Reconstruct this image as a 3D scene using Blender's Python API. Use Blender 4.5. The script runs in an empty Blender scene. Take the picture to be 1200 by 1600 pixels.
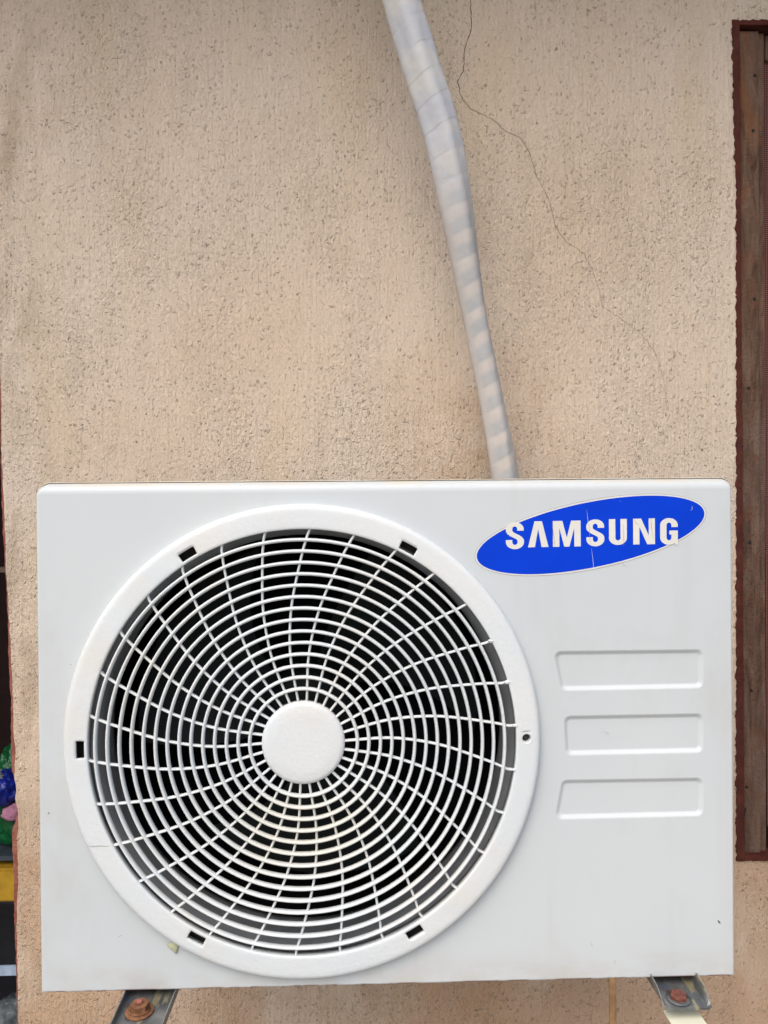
import bpy, bmesh, math, random
from mathutils import Vector, Matrix, noise
from mathutils.geometry import tessellate_polygon
R = math.radians
sin, cos, PI = math.sin, math.cos, math.pi
random.seed(7)
S = bpy.context.scene
COL = S.collection

# ------------------------------------------------------------ camera, sky, sun, exposure
cam = bpy.data.cameras.new('camera')
cam_o = bpy.data.objects.new('camera', cam); COL.objects.link(cam_o)
S.camera = cam_o
cam.sensor_fit = 'VERTICAL'; cam.sensor_height = 24.0; cam.lens = 18.0
cam.clip_start = 0.02; cam.clip_end = 400
yaw, pitch, roll = R(-1.515), R(-0.308), R(0.491)
M = Matrix.Rotation(yaw, 3, 'Z') @ Matrix.Rotation(pitch, 3, 'X') @ Matrix.Rotation(roll, 3, 'Y')
cam_o.matrix_world = Matrix.Translation((-0.0278, -0.8732, 0.2573)) @ (M @ Matrix.Rotation(PI/2, 3, 'X')).to_4x4()

SUN_EL, SUN_AZ = R(52), R(205)          # azimuth clockwise from +Y: the sun stands in front, to the left
world = bpy.data.worlds.new('World'); S.world = world; world.use_nodes = True
nt = world.node_tree; nt.nodes.clear()
sky = nt.nodes.new('ShaderNodeTexSky'); sky.sky_type = 'NISHITA'; sky.sun_disc = False
sky.sun_elevation = SUN_EL; sky.sun_rotation = SUN_AZ; sky.air_density = 1.0; sky.dust_density = 4.0; sky.ozone_density = 1.0
bg = nt.nodes.new('ShaderNodeBackground'); bg.inputs[1].default_value = 0.15
wo = nt.nodes.new('ShaderNodeOutputWorld')
nt.links.new(sky.outputs[0], bg.inputs[0]); nt.links.new(bg.outputs[0], wo.inputs[0])
sun = bpy.data.lights.new('sun', 'SUN'); sun.energy = 1.3; sun.angle = R(60); sun.color = (1.0, 0.965, 0.92)
sun_o = bpy.data.objects.new('sun', sun); COL.objects.link(sun_o)
sd = Vector((sin(SUN_AZ)*cos(SUN_EL), cos(SUN_AZ)*cos(SUN_EL), sin(SUN_EL)))
sun_o.rotation_euler = sd.to_track_quat('Z', 'Y').to_euler()
sun_o.location = sd*10
S.render.engine = 'CYCLES'
vs = S.view_settings; vs.view_transform = 'Standard'; vs.look = 'None'; vs.gamma = 1.0
vs.exposure = 0.42; vs.use_curve_mapping = False

# ------------------------------------------------------------ helpers
def tagit(o, label=None, cat=None, group=None, kind=None):
    if label: o['label'] = label
    if cat: o['category'] = cat
    if group: o['group'] = group
    if kind: o['kind'] = kind
    return o
def thing(name, loc, label, cat, group=None):
    o = bpy.data.objects.new(name, None); COL.objects.link(o); o.location = loc
    o.empty_display_size = .05
    return tagit(o, label, cat, group)
WORLD = {}
def wloc(o): return WORLD.get(o.name, Vector((0, 0, 0)))
class MB:
    """collects geometry in world coordinates"""
    def __init__(s): s.v = []; s.f = []; s.sm = []; s.mi = []; s.uv = None
    def add(s, vs, fs, smooth=False, mi=0):
        b = len(s.v); s.v += [tuple(p) for p in vs]
        for f in fs: s.f.append([b+i for i in f]); s.sm.append(smooth); s.mi.append(mi)
        return b
    def box(s, a, b, bev=0, **k):
        bm = bmesh.new(); bmesh.ops.create_cube(bm, size=1)
        for v in bm.verts:
            v.co = Vector([(a[i]+b[i])/2 + v.co[i]*(b[i]-a[i]) for i in range(3)])
        if bev: bmesh.ops.bevel(bm, geom=bm.edges[:], offset=bev, segments=2, affect='EDGES')
        s.addbm(bm, **k)
    def addbm(s, bm, smooth=False, mi=0):
        bm.verts.index_update()
        s.add([v.co.copy() for v in bm.verts], [[v.index for v in f.verts] for f in bm.faces], smooth, mi); bm.free()
    def loops(s, ls, closed=True, smooth=True, mi=0, wrap=False):
        n = len(ls[0]); b = s.add([p for l in ls for p in l], [])
        m = len(ls)
        for i in range(m if wrap else m-1):
            i2 = (i+1) % m
            for j in range(n if closed else n-1):
                k = (j+1) % n
                s.f.append([b+i*n+j, b+i*n+k, b+i2*n+k, b+i2*n+j]); s.sm.append(smooth); s.mi.append(mi)
    def fill(s, polys, mi=0, flip=False):
        """flat filled polygon with holes"""
        tris = tessellate_polygon([[Vector(p) for p in l] for l in polys])
        flat = [p for l in polys for p in l]
        s.add(flat, [tuple(reversed(t)) if flip else t for t in tris], False, mi)
    def build(s, name, mats, parent=None, fix=True):
        me = bpy.data.meshes.new(name)
        o = bpy.data.objects.new(name, me); COL.objects.link(o)
        org = Vector((0, 0, 0))
        if parent is not None:
            o.parent = parent
            p = parent
            org = Vector((0, 0, 0))
            while p is not None: org += p.location; p = p.parent
        me.from_pydata([tuple(Vector(v)-org) for v in s.v], [], s.f)
        me.polygons.foreach_set('use_smooth', s.sm); me.polygons.foreach_set('material_index', s.mi)
        for m in (mats if isinstance(mats, (list, tuple)) else [mats]): me.materials.append(m)
        if fix:
            bm = bmesh.new(); bm.from_mesh(me)
            bmesh.ops.remove_doubles(bm, verts=bm.verts[:], dist=1e-6)
            bmesh.ops.recalc_face_normals(bm, faces=bm.faces[:])
            bm.to_mesh(me); bm.free()
        me.update()
        return o
def tube(mb, pts, ru, rv=None, n=10, closed=False, axis=Vector((0, 1, 0)), smooth=True):
    """sweep an ellipse (ru across, rv along axis) on pts"""
    rv = rv or ru; ls = []
    m = len(pts)
    for i, p in enumerate(pts):
        a = pts[(i-1) % m] if (closed or i > 0) else pts[i]
        b = pts[(i+1) % m] if (closed or i < m-1) else pts[i]
        t = (Vector(b)-Vector(a)).normalized()
        u = t.cross(axis).normalized(); w = u.cross(t).normalized()
        r1 = ru[i] if isinstance(ru, list) else ru
        r2 = rv[i] if isinstance(rv, list) else rv
        ls.append([Vector(p)+u*(r1*cos(2*PI*k/n))+w*(r2*sin(2*PI*k/n)) for k in range(n)])
    mb.loops(ls, wrap=closed, smooth=smooth)
    if not closed:
        mb.add(ls[0], [list(range(n))]); mb.add(ls[-1], [list(range(n))])
def disc_lathe(mb, c, prof, n=48, axis='y', smooth=True):
    """prof = [(r, d)] revolved around an axis through c"""
    ls = []
    for r, d in prof:
        l = []
        for k in range(n):
            a = 2*PI*k/n
            if axis == 'y': l.append((c[0]+r*sin(a), c[1]+d, c[2]+r*cos(a)))
            else: l.append((c[0]+r*cos(a), c[1]+r*sin(a), c[2]+d))
        ls.append(l)
    mb.loops(ls, smooth=smooth)
def rrect(x0, x1, z0, z1, rr, y, n=8):
    """rounded rectangle, rr = radii TL TR BR BL, clockwise from top left"""
    out = []
    cs = [((x0, z1), (1, -1), rr[0], 180), ((x1, z1), (-1, -1), rr[1], 90), ((x1, z0), (-1, 1), rr[2], 0), ((x0, z0), (1, 1), rr[3], 270)]
    for (cx, cz), (sx, sz), r, a0 in cs:
        ox, oz = cx+sx*r, cz+sz*r
        for k in range(n+1):
            a = R(a0-90*k/n); out.append((ox+r*cos(a), y, oz+r*sin(a)))
    return out
def rquad(c, inset, r, y, n=8):
    """rounded convex quad, corners clockwise (x,z), inset inwards"""
    m = len(c); cen = Vector((sum(p[0] for p in c)/m, sum(p[1] for p in c)/m))
    P = [Vector(p) for p in c]; lines = []
    for i in range(m):
        a, b = P[i], P[(i+1) % m]; d = (b-a).normalized(); nn = Vector((-d.y, d.x))
        if nn.dot(cen-a) < 0: nn = -nn
        lines.append((a+nn*inset, d, nn))
    out = []
    for i in range(m):
        (p1, d1, n1), (p2, d2, n2) = lines[i-1], lines[i]
        # corner = intersection, then the centre of the fillet
        def isect(q1, e1, q2, e2):
            den = e1.x*e2.y-e1.y*e2.x; t = ((q2.x-q1.x)*e2.y-(q2.y-q1.y)*e2.x)/den; return q1+e1*t
        ce = isect(p1+n1*r, d1, p2+n2*r, d2)
        a1 = math.atan2(-n1.y, -n1.x); a2 = math.atan2(-n2.y, -n2.x)
        da = (a2-a1+PI) % (2*PI)-PI
        for k in range(n+1):
            a = a1+da*k/n; out.append((ce.x+r*cos(a), y, ce.y+r*sin(a)))
    return out
def slab(mb, outer, holes, y0, y1, mi=0, mi_side=None):
    mi_side = mi if mi_side is None else mi_side
    f = lambda l, y: [(x, y, z) for x, z in l]
    mb.fill([f(outer, y0)]+[f(h, y0) for h in holes], mi)
    mb.fill([f(outer, y1)]+[f(h, y1) for h in holes], mi_side, True)
    for l in [outer]+holes: mb.loops([f(l, y0), f(l, y1)], smooth=False, mi=mi_side)

# ------------------------------------------------------------ materials
class Mat:
    def __init__(s, name, rough=.5, spec=.5, metal=0):
        s.m = bpy.data.materials.new(name); s.m.use_nodes = True; s.t = s.m.node_tree
        s.b = s.t.nodes['Principled BSDF']
        s.b.inputs['Roughness'].default_value = rough; s.b.inputs['Metallic'].default_value = metal
        s.b.inputs['Specular IOR Level'].default_value = spec
        s.co = s.n('ShaderNodeTexCoord').outputs['Object']
    def n(s, typ, ins={}, **at):
        nd = s.t.nodes.new(typ)
        for k, v in at.items(): setattr(nd, k, v)
        for k, v in ins.items():
            if hasattr(v, 'is_linked') or isinstance(v, bpy.types.NodeSocket): s.t.links.new(v, nd.inputs[k])
            else: nd.inputs[k].default_value = v
        return nd
    def mapped(s, scale=(1, 1, 1), loc=(0, 0, 0), rot=(0, 0, 0)):
        return s.n('ShaderNodeMapping', {'Vector': s.co, 'Scale': scale, 'Location': loc, 'Rotation': rot}).outputs[0]
    def noise(s, scale, detail=4, rough=.55, vec=None, dist=0):
        return s.n('ShaderNodeTexNoise', {'Vector': vec or s.co, 'Scale': scale, 'Detail': detail, 'Roughness': rough, 'Distortion': dist}).outputs['Fac']
    def voro(s, scale, vec=None, rnd=1.0, out='Distance'):
        return s.n('ShaderNodeTexVoronoi', {'Vector': vec or s.co, 'Scale': scale, 'Randomness': rnd}).outputs[out]
    def ramp(s, fac, a, b, x=0.0, y=1.0, smooth=True):
        nd = s.n('ShaderNodeMapRange', {'Value': fac, 'From Min': a, 'From Max': b, 'To Min': x, 'To Max': y})
        if smooth: nd.interpolation_type = 'SMOOTHSTEP'
        return nd.outputs[0]
    def math(s, op, a, b=0.0, c=0.0):
        return s.n('ShaderNodeMath', {0: a, 1: b, 2: c}, operation=op).outputs[0]
    def mix(s, fac, a, b, blend='MIX'):
        nd = s.n('ShaderNodeMix', data_type='RGBA', blend_type=blend)
        for sock, v in ((nd.inputs[0], fac), (nd.inputs[6], a), (nd.inputs[7], b)):
            if isinstance(v, bpy.types.NodeSocket): s.t.links.new(v, sock)
            else: sock.default_value = (*v, 1) if isinstance(v, tuple) and len(v) == 3 else v
        return nd.outputs[2]
    def color(s, c):
        if isinstance(c, tuple): s.b.inputs['Base Color'].default_value = (*c, 1)
        else: s.t.links.new(c, s.b.inputs['Base Color'])
        return s
    def rough(s, c): s.t.links.new(c, s.b.inputs['Roughness']); return s
    def bump(s, h, dist=.001, strength=1.0):
        bp = s.n('ShaderNodeBump', {'Height': h, 'Distance': dist, 'Strength': strength})
        s.t.links.new(bp.outputs[0], s.b.inputs['Normal']); return s
    def xyz(s, i): return s.n('ShaderNodeSeparateXYZ', {0: s.co}).outputs[i]

def plaster():
    m = Mat('plaster', .92, .2)
    wob = m.noise(9, 3)
    # every pit and crumb is a cell of its own, its outline broken up by a small distortion
    def cells(scale, loc, stretch, keep, big):
        v = m.mapped((1, 1, stretch), loc)
        nd = m.n('ShaderNodeTexNoise', {'Vector': v, 'Scale': scale*1.3, 'Detail': 2.0})
        off = m.n('ShaderNodeVectorMath', {0: nd.outputs['Color'], 1: (.5, .5, .5)}, operation='SUBTRACT').outputs[0]
        off = m.n('ShaderNodeVectorMath', {0: off, 'Scale': .9/scale}, operation='SCALE').outputs[0]
        v = m.n('ShaderNodeVectorMath', {0: v, 1: off}, operation='ADD').outputs[0]
        vo = m.n('ShaderNodeTexVoronoi', {'Vector': v, 'Scale': scale, 'Randomness': 1.0})
        rnd = m.n('ShaderNodeSeparateXYZ', {0: vo.outputs['Color']})
        on = m.math('GREATER_THAN', rnd.outputs[0], m.math('SUBTRACT', 1.0, keep))
        rad = m.math('MULTIPLY_ADD', m.math('MULTIPLY', rnd.outputs[1], rnd.outputs[1]), big, .13)
        q = m.math('DIVIDE', vo.outputs['Distance'], rad)
        return m.math('MULTIPLY', m.ramp(q, 1.0, .45), on)
    dens = m.ramp(m.noise(3.4, 4, .6, m.mapped((1.5, 1, .7), (3.1, 0, 1.7))), .36, .66)
    dens = m.math('MULTIPLY_ADD', m.ramp(m.noise(16, 2, .5, m.mapped((2.2, 1, .25))), .35, .65), .35, dens)
    keep = m.math('MULTIPLY_ADD', dens, .36, .07)
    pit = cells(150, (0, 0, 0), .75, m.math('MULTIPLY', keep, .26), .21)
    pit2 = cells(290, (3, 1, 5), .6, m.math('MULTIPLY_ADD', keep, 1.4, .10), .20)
    crumb = m.math('MAXIMUM', cells(170, (7, 2, 1), .8, m.math('MULTIPLY_ADD', keep, 1.3, .08), .30), m.math('MULTIPLY', cells(290, (2, 4, 8), .8, m.math('MULTIPLY_ADD', keep, 1.3, .15), .28), .7))
    fine = m.noise(480, 3, .65)
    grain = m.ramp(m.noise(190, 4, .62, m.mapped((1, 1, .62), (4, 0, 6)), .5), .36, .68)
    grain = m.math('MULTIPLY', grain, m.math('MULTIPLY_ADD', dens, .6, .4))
    streak = m.noise(75, 4, .6, m.mapped((2.0, 1, .10)), .4)
    fine = m.noise(600, 2, .6)
    base = m.mix(m.ramp(m.noise(2.2, 4, .6), .3, .7), (.612, .498, .385), (.632, .540, .446))
    base = m.mix(m.math('MULTIPLY', m.ramp(m.noise(5, 3, .6, m.mapped((1.6, 1, .5))), .48, .7), .45), base, (.60, .485, .34))
    base = m.mix(m.math('MULTIPLY', m.ramp(streak, .48, .72), .17), base, (.46, .34, .235))
    # warm bounce light and shade under the unit painted in, greyish mould upper left
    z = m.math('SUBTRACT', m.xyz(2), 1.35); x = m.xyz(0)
    gr = m.ramp(m.noise(4.2, 5, .68, m.mapped((1.7, 1, .55), (8, 0, 3))), .50, .74)
    base = m.mix(m.math('MULTIPLY', gr, .26), base, (.40, .325, .225))
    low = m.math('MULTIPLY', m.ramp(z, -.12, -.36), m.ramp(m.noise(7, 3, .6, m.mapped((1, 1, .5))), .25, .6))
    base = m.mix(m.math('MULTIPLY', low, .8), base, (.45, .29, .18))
    bx = m.math('MULTIPLY', m.ramp(x, .0, .16), m.ramp(x, .34, .20))
    bz = m.math('MULTIPLY', m.ramp(z, .62, .34), bx)
    base = m.mix(m.math('MULTIPLY', bz, m.ramp(m.noise(20, 3, .6), .3, .75, .0, .45)), base, (.46, .26, .13))
    ml = m.math('MULTIPLY', m.ramp(x, -.46, -.60), m.ramp(m.noise(14, 4, .65, m.mapped((1.4, 1, .5))), .42, .7))
    base = m.mix(m.math('MULTIPLY', ml, .45), base, (.25, .19, .12))
    base = m.mix(m.math('MULTIPLY', pit2, .20), base, (.34, .25, .16))  # dark flecks and recesses: shade under grains plus some dirt, painted in
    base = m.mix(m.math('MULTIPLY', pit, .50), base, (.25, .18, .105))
    base = m.mix(m.math('MULTIPLY', m.ramp(crumb, .1, .8), .18), base, (.68, .56, .44))
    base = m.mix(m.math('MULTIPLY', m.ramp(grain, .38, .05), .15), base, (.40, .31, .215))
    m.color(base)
    h = m.math('ADD', m.math('ADD', m.math('MULTIPLY', crumb, .95), m.math('MULTIPLY', grain, .42)), m.math('MULTIPLY', fine, .5))
    h = m.math('SUBTRACT', h, m.math('ADD', m.math('MULTIPLY', pit, .7), m.math('MULTIPLY', pit2, .35)))
    h = m.math('ADD', h, m.math('ADD', m.math('MULTIPLY', streak, .95), m.math('MULTIPLY', wob, 2.0)))
    m.bump(h, .0031, 1.0)
    return m.m
def enamel():
    m = Mat('white_enamel', .38, .45)
    c = m.mix(m.ramp(m.noise(3, 3), .3, .7), (.512, .550, .564), (.542, .574, .582))
    z = m.xyz(2)
    # dust rising from the bottom seam and chips
    dirt = m.math('MULTIPLY', m.ramp(z, .045, .0), m.ramp(m.noise(14, 4, .65, m.mapped((1, 1, 2))), .35, .75))
    c = m.mix(m.math('MULTIPLY', dirt, .5), c, (.42, .36, .28))
    rust = m.math('MULTIPLY', m.ramp(z, .0036, .0008), m.ramp(m.noise(26, 3, .6), .44, .56))
    c = m.mix(rust, c, (.16, .05, .025))
    sp = m.math('MULTIPLY', m.ramp(m.voro(34), .045, .03), m.ramp(m.noise(11, 2), .58, .6))
    c = m.mix(m.math('MULTIPLY', sp, .9), c, (.10, .07, .05))
    sm = m.math('MULTIPLY', m.ramp(m.noise(5.5, 5, .7, m.mapped((1, 1, .6), (2, 0, 3))), .50, .76), .36)
    c = m.mix(sm, c, (.42, .41, .36))
    scr = m.math('MULTIPLY', m.ramp(m.voro(8, m.mapped((1, 1, 9), (0, 0, 0), (0, .5, 0))), .012, .006), m.ramp(m.noise(20, 2), .55, .6))
    c = m.mix(m.math('MULTIPLY', scr, .6), c, (.22, .19, .16))
    yt = m.math('MULTIPLY', m.ramp(z, .568, .575), m.ramp(m.noise(18, 4, .65), .38, .62, .15, .75))
    c = m.mix(yt, c, (.60, .54, .42))
    st = m.math('MULTIPLY', m.ramp(m.noise(30, 3, .6, m.mapped((1, 1, .05))), .52, .75), .16)
    c = m.mix(st, c, (.44, .43, .39))
    m.color(c)
    m.rough(m.ramp(m.noise(40, 5, .7), .3, .7, .34, .50))
    m.bump(m.math('ADD', m.noise(4.5, 2), m.math('MULTIPLY', m.noise(900, 1), .004)), .004, .45)
    return m.m
def cream_enamel():
    m = Mat('cream_enamel', .4, .45)
    c = m.mix(m.ramp(m.noise(12, 4), .4, .65), (.68, .64, .54), (.50, .44, .33))
    m.color(c); return m.m
def grille_plastic():
    m = Mat('weathered_white_plastic', .55, .35)
    c = m.mix(m.ramp(m.noise(7, 4, .6), .35, .7), (.60, .64, .655), (.64, .66, .655))
    ch = m.math('MULTIPLY', m.ramp(m.noise(420, 3, .7, m.mapped((1, 1, 1.6))), .60, .68), m.ramp(m.noise(14, 3), .46, .62))
    c = m.mix(m.math('MULTIPLY', ch, .08), c, (.40, .36, .30))
    yl = m.ramp(m.noise(10, 3, .6, m.mapped((1, 1, 1), (4, 1, 1))), .52, .75)
    c = m.mix(m.math('MULTIPLY', yl, .22), c, (.62, .55, .40))
    zz = m.xyz(2); low = m.math('MULTIPLY', m.ramp(zz, .245, .20), m.math('MULTIPLY', m.ramp(zz, .10, .17), m.math('MULTIPLY', m.ramp(m.xyz(0), -.21, -.13), m.ramp(m.xyz(0), .02, -.06))))
    c = m.mix(m.math('MULTIPLY', low, .45), c, (.62, .57, .42))
    m.color(c)
    h = m.math('ADD', m.math('MULTIPLY', m.noise(170, 5, .7), .9), m.math('MULTIPLY', ch, -.12))
    m.bump(h, .0007, .9); return m.m
def wood():
    m = Mat('weathered_wood', .92, .08)
    g = m.noise(30, 6, .7, m.mapped((2.2, 3, .35)), .6)
    c = m.mix(m.ramp(g, .3, .7), (.062, .034, .024), (.165, .108, .078))
    c = m.mix(m.math('MULTIPLY', m.ramp(m.noise(9, 4, .6, m.mapped((1, 1, .5))), .45, .7), .55), c, (.155, .105, .085))
    c = m.mix(m.math('MULTIPLY', m.ramp(m.noise(45, 5, .75), .50, .68), .65), c, (.12, .055, .03))
    c = m.mix(m.math('MULTIPLY', m.ramp(m.noise(90, 4, .7), .60, .75), .22), c, (.26, .20, .17))
    c = m.mix(m.math('MULTIPLY', m.ramp(m.noise(7, 4, .65, m.mapped((2.5, 1, 1), (3, 0, 9))), .5, .7), m.ramp(m.xyz(2), .75, 1.3, .0, .75)), c, (.20, .088, .04))
    m.color(c); m.bump(m.math('ADD', g, m.math('MULTIPLY', m.noise(150, 4, .7), 1.2)), .0030, 1.0); return m.m
def maroon():
    m = Mat('maroon_paint', .8, .15)
    c = m.mix(m.ramp(m.noise(30, 4), .35, .7), (.058, .015, .011), (.090, .025, .017))
    c = m.mix(m.math('MULTIPLY', m.ramp(m.noise(12, 3), .5, .7), .5), c, (.06, .022, .02))
    m.color(c); m.bump(m.noise(180, 4, .65), .003, .8); return m.m
def brick_red():
    m = Mat('red_edge_paint', .8, .3)
    m.color(m.mix(m.ramp(m.noise(60, 4), .35, .7), (.20, .065, .045), (.27, .11, .08))); m.bump(m.noise(150, 4), .003, .8); return m.m
def galv():
    m = Mat('galvanised_steel', .38, .5, .55)
    g = m.noise(22, 4, .6, m.mapped((1, .6, 1)))
    c = m.mix(m.ramp(g, .35, .65), (.10, .11, .115), (.28, .28, .265))
    c = m.mix(m.ramp(m.noise(30, 3, .6, m.mapped((1.6, .5, 1), (5, 2, 0))), .56, .64, 0, .7), c, (.50, .44, .26))
    c = m.mix(m.ramp(m.noise(28, 3, .6, m.mapped((1, 1, 1), (1, 6, 0))), .58, .66, 0, .6), c, (.13, .16, .22))
    c = m.mix(m.ramp(m.noise(60, 4, .7), .60, .70, 0, .7), c, (.17, .08, .045))
    m.color(c); m.rough(m.ramp(g, .3, .7, .3, .6)); m.bump(m.noise(120, 3), .0006, .6); return m.m
def rust():
    m = Mat('rusty_steel', .9, .2)
    c = m.mix(m.ramp(m.noise(110, 4, .7), .35, .68), (.14, .06, .03), (.24, .12, .06))
    c = m.mix(m.ramp(m.noise(80, 2), .58, .68, 0, .7), c, (.28, .10, .06))
    m.color(c); m.bump(m.noise(420, 4, .7), .0004, .8); return m.m
def simple(name, c, rough=.6, var=.2, scale=20, metal=0, bump=0, spec=.4):
    m = Mat(name, rough, spec, metal)
    a = tuple(v*(1-var) for v in c); b = tuple(min(1, v*(1+var)) for v in c)
    m.color(m.mix(m.ramp(m.noise(scale, 4, .6), .3, .7), a, b))
    if bump: m.bump(m.noise(scale*5, 3), bump, .8)
    return m.m
def tape():
    m = Mat('wrapping_tape', .65, .2)
    uv = m.n('ShaderNodeUVMap').outputs[0]
    sep = m.n('ShaderNodeSeparateXYZ', {0: uv}); u, v = sep.outputs[0], sep.outputs[1]
    ph = m.math('ADD', m.math('SUBTRACT', v, u), m.math('MULTIPLY', m.noise(16, 2), .35))
    fr = m.math('FRACT', ph)
    band = m.math('MULTIPLY', m.ramp(fr, .0, .22), m.ramp(fr, .70, .42))         # the doubled layer
    low = m.ramp(v, 15.5, 20.5)                                                  # bands read lower down only
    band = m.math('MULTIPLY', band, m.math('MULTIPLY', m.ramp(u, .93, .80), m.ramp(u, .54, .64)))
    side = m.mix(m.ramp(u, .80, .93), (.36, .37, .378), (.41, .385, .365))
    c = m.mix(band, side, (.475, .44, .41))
    c = m.mix(m.math('MULTIPLY', m.ramp(m.noise(28, 3, .6), .45, .65), .35), c, (.47, .45, .43))
    up = m.mix(m.ramp(m.noise(22, 3, .6), .38, .62), (.47, .49, .53), (.54, .54, .53))
    c = m.mix(low, up, c)
    seam = m.math('MULTIPLY', m.ramp(m.math('ABSOLUTE', m.math('SUBTRACT', fr, .03)), .045, .0), m.ramp(m.noise(30, 2, .6), .38, .6))
    c = m.mix(m.math('MULTIPLY', seam, m.ramp(v, 18, 15, .05, .30)), c, (.20, .15, .13))
    c = m.mix(m.ramp(m.noise(60, 4, .7), .6, .8, 0, .4), c, (.42, .33, .24))
    m.color(c)
    m.bump(m.math('ADD', m.noise(34, 3, .5, m.mapped((1, 1, 1.8)), 1.0), m.math('MULTIPLY', fr, .2)), .0011, .5)
    return m.m
def screen_mat():
    m = Mat('woven_insect_screen', .8, .2)
    ck = m.n('ShaderNodeTexChecker', {'Vector': m.mapped((1, 1, 1), (0, 0, 0), (0, R(45), 0)), 'Scale': 420, 'Color1': (.19, .07, .06, 1), 'Color2': (.035, .014, .014, 1)}).outputs[0]
    m.color(ck); return m.m

PLASTER, ENAMEL, CREAM, GRILLE, WOOD, MAROON = plaster(), enamel(), cream_enamel(), grille_plastic(), wood(), maroon()
REDEDGE, GALV, RUST, TAPE, SCREEN = brick_red(), galv(), rust(), tape(), screen_mat()
GREY = simple('shroud_grey', (.21, .22, .228), .6, .12, 9)
GREYB = simple('flange_grey', (.022, .020, .018), .8, .15, 9)
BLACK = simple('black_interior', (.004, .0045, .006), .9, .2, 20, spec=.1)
FANB = simple('fan_plastic', (.009, .012, .0125), .6, .2, 12, spec=.15)
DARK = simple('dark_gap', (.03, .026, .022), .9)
WHITEV = simple('vinyl_white', (.66, .655, .62), .35, .03)
BLUEV = simple('vinyl_blue', (0, .042, .55), .45, .06, 14, spec=.12)
GREYV = simple('vinyl_rim', (.30, .30, .28), .5)
LETV = simple('vinyl_letter', (.66, .65, .60), .4, .03)

# ------------------------------------------------------------ the setting
mb = MB(); mb.add([(-12, -30, -1.35), (12, -30, -1.35), (12, 6, -1.35), (-12, 6, -1.35)], [[0, 1, 2, 3]])
g = mb.build('ground', simple('ground_concrete', (.27, .245, .21), .9, .2, 2, bump=.003)); tagit(g, kind='structure')

# house wall ----------------------------------------------------------------
WY = .40
wall = thing('house_wall', (0, WY, -1.35), 'beige rough plastered wall with a thin crack, behind the white outdoor unit', 'wall')
pl = [(-.62, .5071), (-.6189, .4234), (-.6188, .3397), (-.6164, .2768), (-.615, .2139), (-.6141, .1563), (-.611, .109), (-.6085, .0565), (-.607, .004), (-.6055, -.0485), (-.605, -.1011), (-.6019, -.1432), (-.6036, -.1589), (-.6037, -.1694), (-.6048, -.1768), (-.6019, -.1905), (-.6015, -.201), (-.6032, -.2136), (-.6002, -.2295), (-.5982, -.2379), (-.5984, -.2537), (-.5996, -.2663), (-.6018, -.28), (-.601, -.301), (-.6, -.3485), (-.6032, -.4063), (-.603, -.4802), (-.6032, -.5434), (-.6021, -.5857)]
tr = [(-.6277, .5094), (-.6266, .425), (-.6265, .3405), (-.6251, .277), (-.6237, .2136), (-.6207, .1553), (-.6186, .1077), (-.6171, .0547), (-.6166, .0017), (-.6141, -.0514), (-.6147, -.1044), (-.6141, -.1468), (-.6143, -.1628), (-.6133, -.1734), (-.6103, -.1809), (-.6062, -.1948), (-.6053, -.2054), (-.6065, -.2181), (-.6046, -.2341), (-.6057, -.2426), (-.609, -.2584), (-.6144, -.2711), (-.6146, -.2849), (-.6148, -.3061), (-.6122, -.354), (-.6128, -.4125), (-.6105, -.4871), (-.6102, -.5509), (-.6096, -.5936)]
def rag(poly, ztop, xtop, zbot, xbot, amp, step=.006, seed=0):
    pts = [(xtop, ztop)]+poly+[(xbot, zbot)]; out = []
    for (x0, z0), (x1, z1) in zip(pts, pts[1:]):
        n = max(1, int(abs(z1-z0)/step))
        for i in range(n):
            t = i/n; z = z0+(z1-z0)*t
            out.append((x0+(x1-x0)*t+amp*noise.noise((seed, z*90, 1.3))+amp*.6*noise.noise((seed, z*260, 4)), z))
    out.append(pts[-1]); return out
WZ0, WZ1 = -.333, 1.060     # window opening
WX0, WX1 = .6065, 1.50
left = rag(pl, 1.6, -.635, -1.35, -.600, .0014)
outer = [(2.4, 1.6)] + left + [(2.4, -1.35)]
hole = [(WX0, WZ0), (WX0, WZ1), (WX1, WZ1), (WX1, WZ0)]
mb = MB(); slab(mb, outer, [hole], WY, WY+.2)
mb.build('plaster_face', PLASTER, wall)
left2 = rag(tr, 1.6, -.640, -1.35, -.607, .0012, seed=5)
mb = MB(); slab(mb, [(-.585, 1.6)]+left2+[(-.585, -1.35)], [], WY+.012, WY+.19)
mb.build('red_painted_edge', REDEDGE, wall)
# ragged maroon band painted round the window
def edge(a, b, amp, seed, n=None):
    L = math.dist(a, b); n = n or int(L/.0035); dx, dz = (b[0]-a[0])/L, (b[1]-a[1])/L
    out = []
    for i in range(n):
        t = i/n; d = amp*(noise.noise((seed, t*L*75, 2))+.7*noise.noise((seed, t*L*230, 7)))
        out.append((a[0]+(b[0]-a[0])*t-dz*d, a[1]+(b[1]-a[1])*t+dx*d))
    return out
bp = [(.5945, 1.0677), (.5965, .90), (.6000, .7814), (.5988, .55), (.5977, .3527), (.5965, .18), (.5957, .0302), (.5940, -.15), (.5934, -.3416)]
o = []
for i in range(len(bp)-1): o += edge(bp[i], bp[i+1], .0040, 3)
o += edge(bp[-1], (1.52, -.345), .0016, 8) + edge((1.52, -.345), (1.52, 1.074), .002, 9) + edge((1.52, 1.074), bp[0], .0038, 11)
e = .0006
h2 = [(WX0-e, WZ0-e), (WX0-e, WZ1+e), (WX1+e, WZ1+e), (WX1+e, WZ0-e)]
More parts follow.
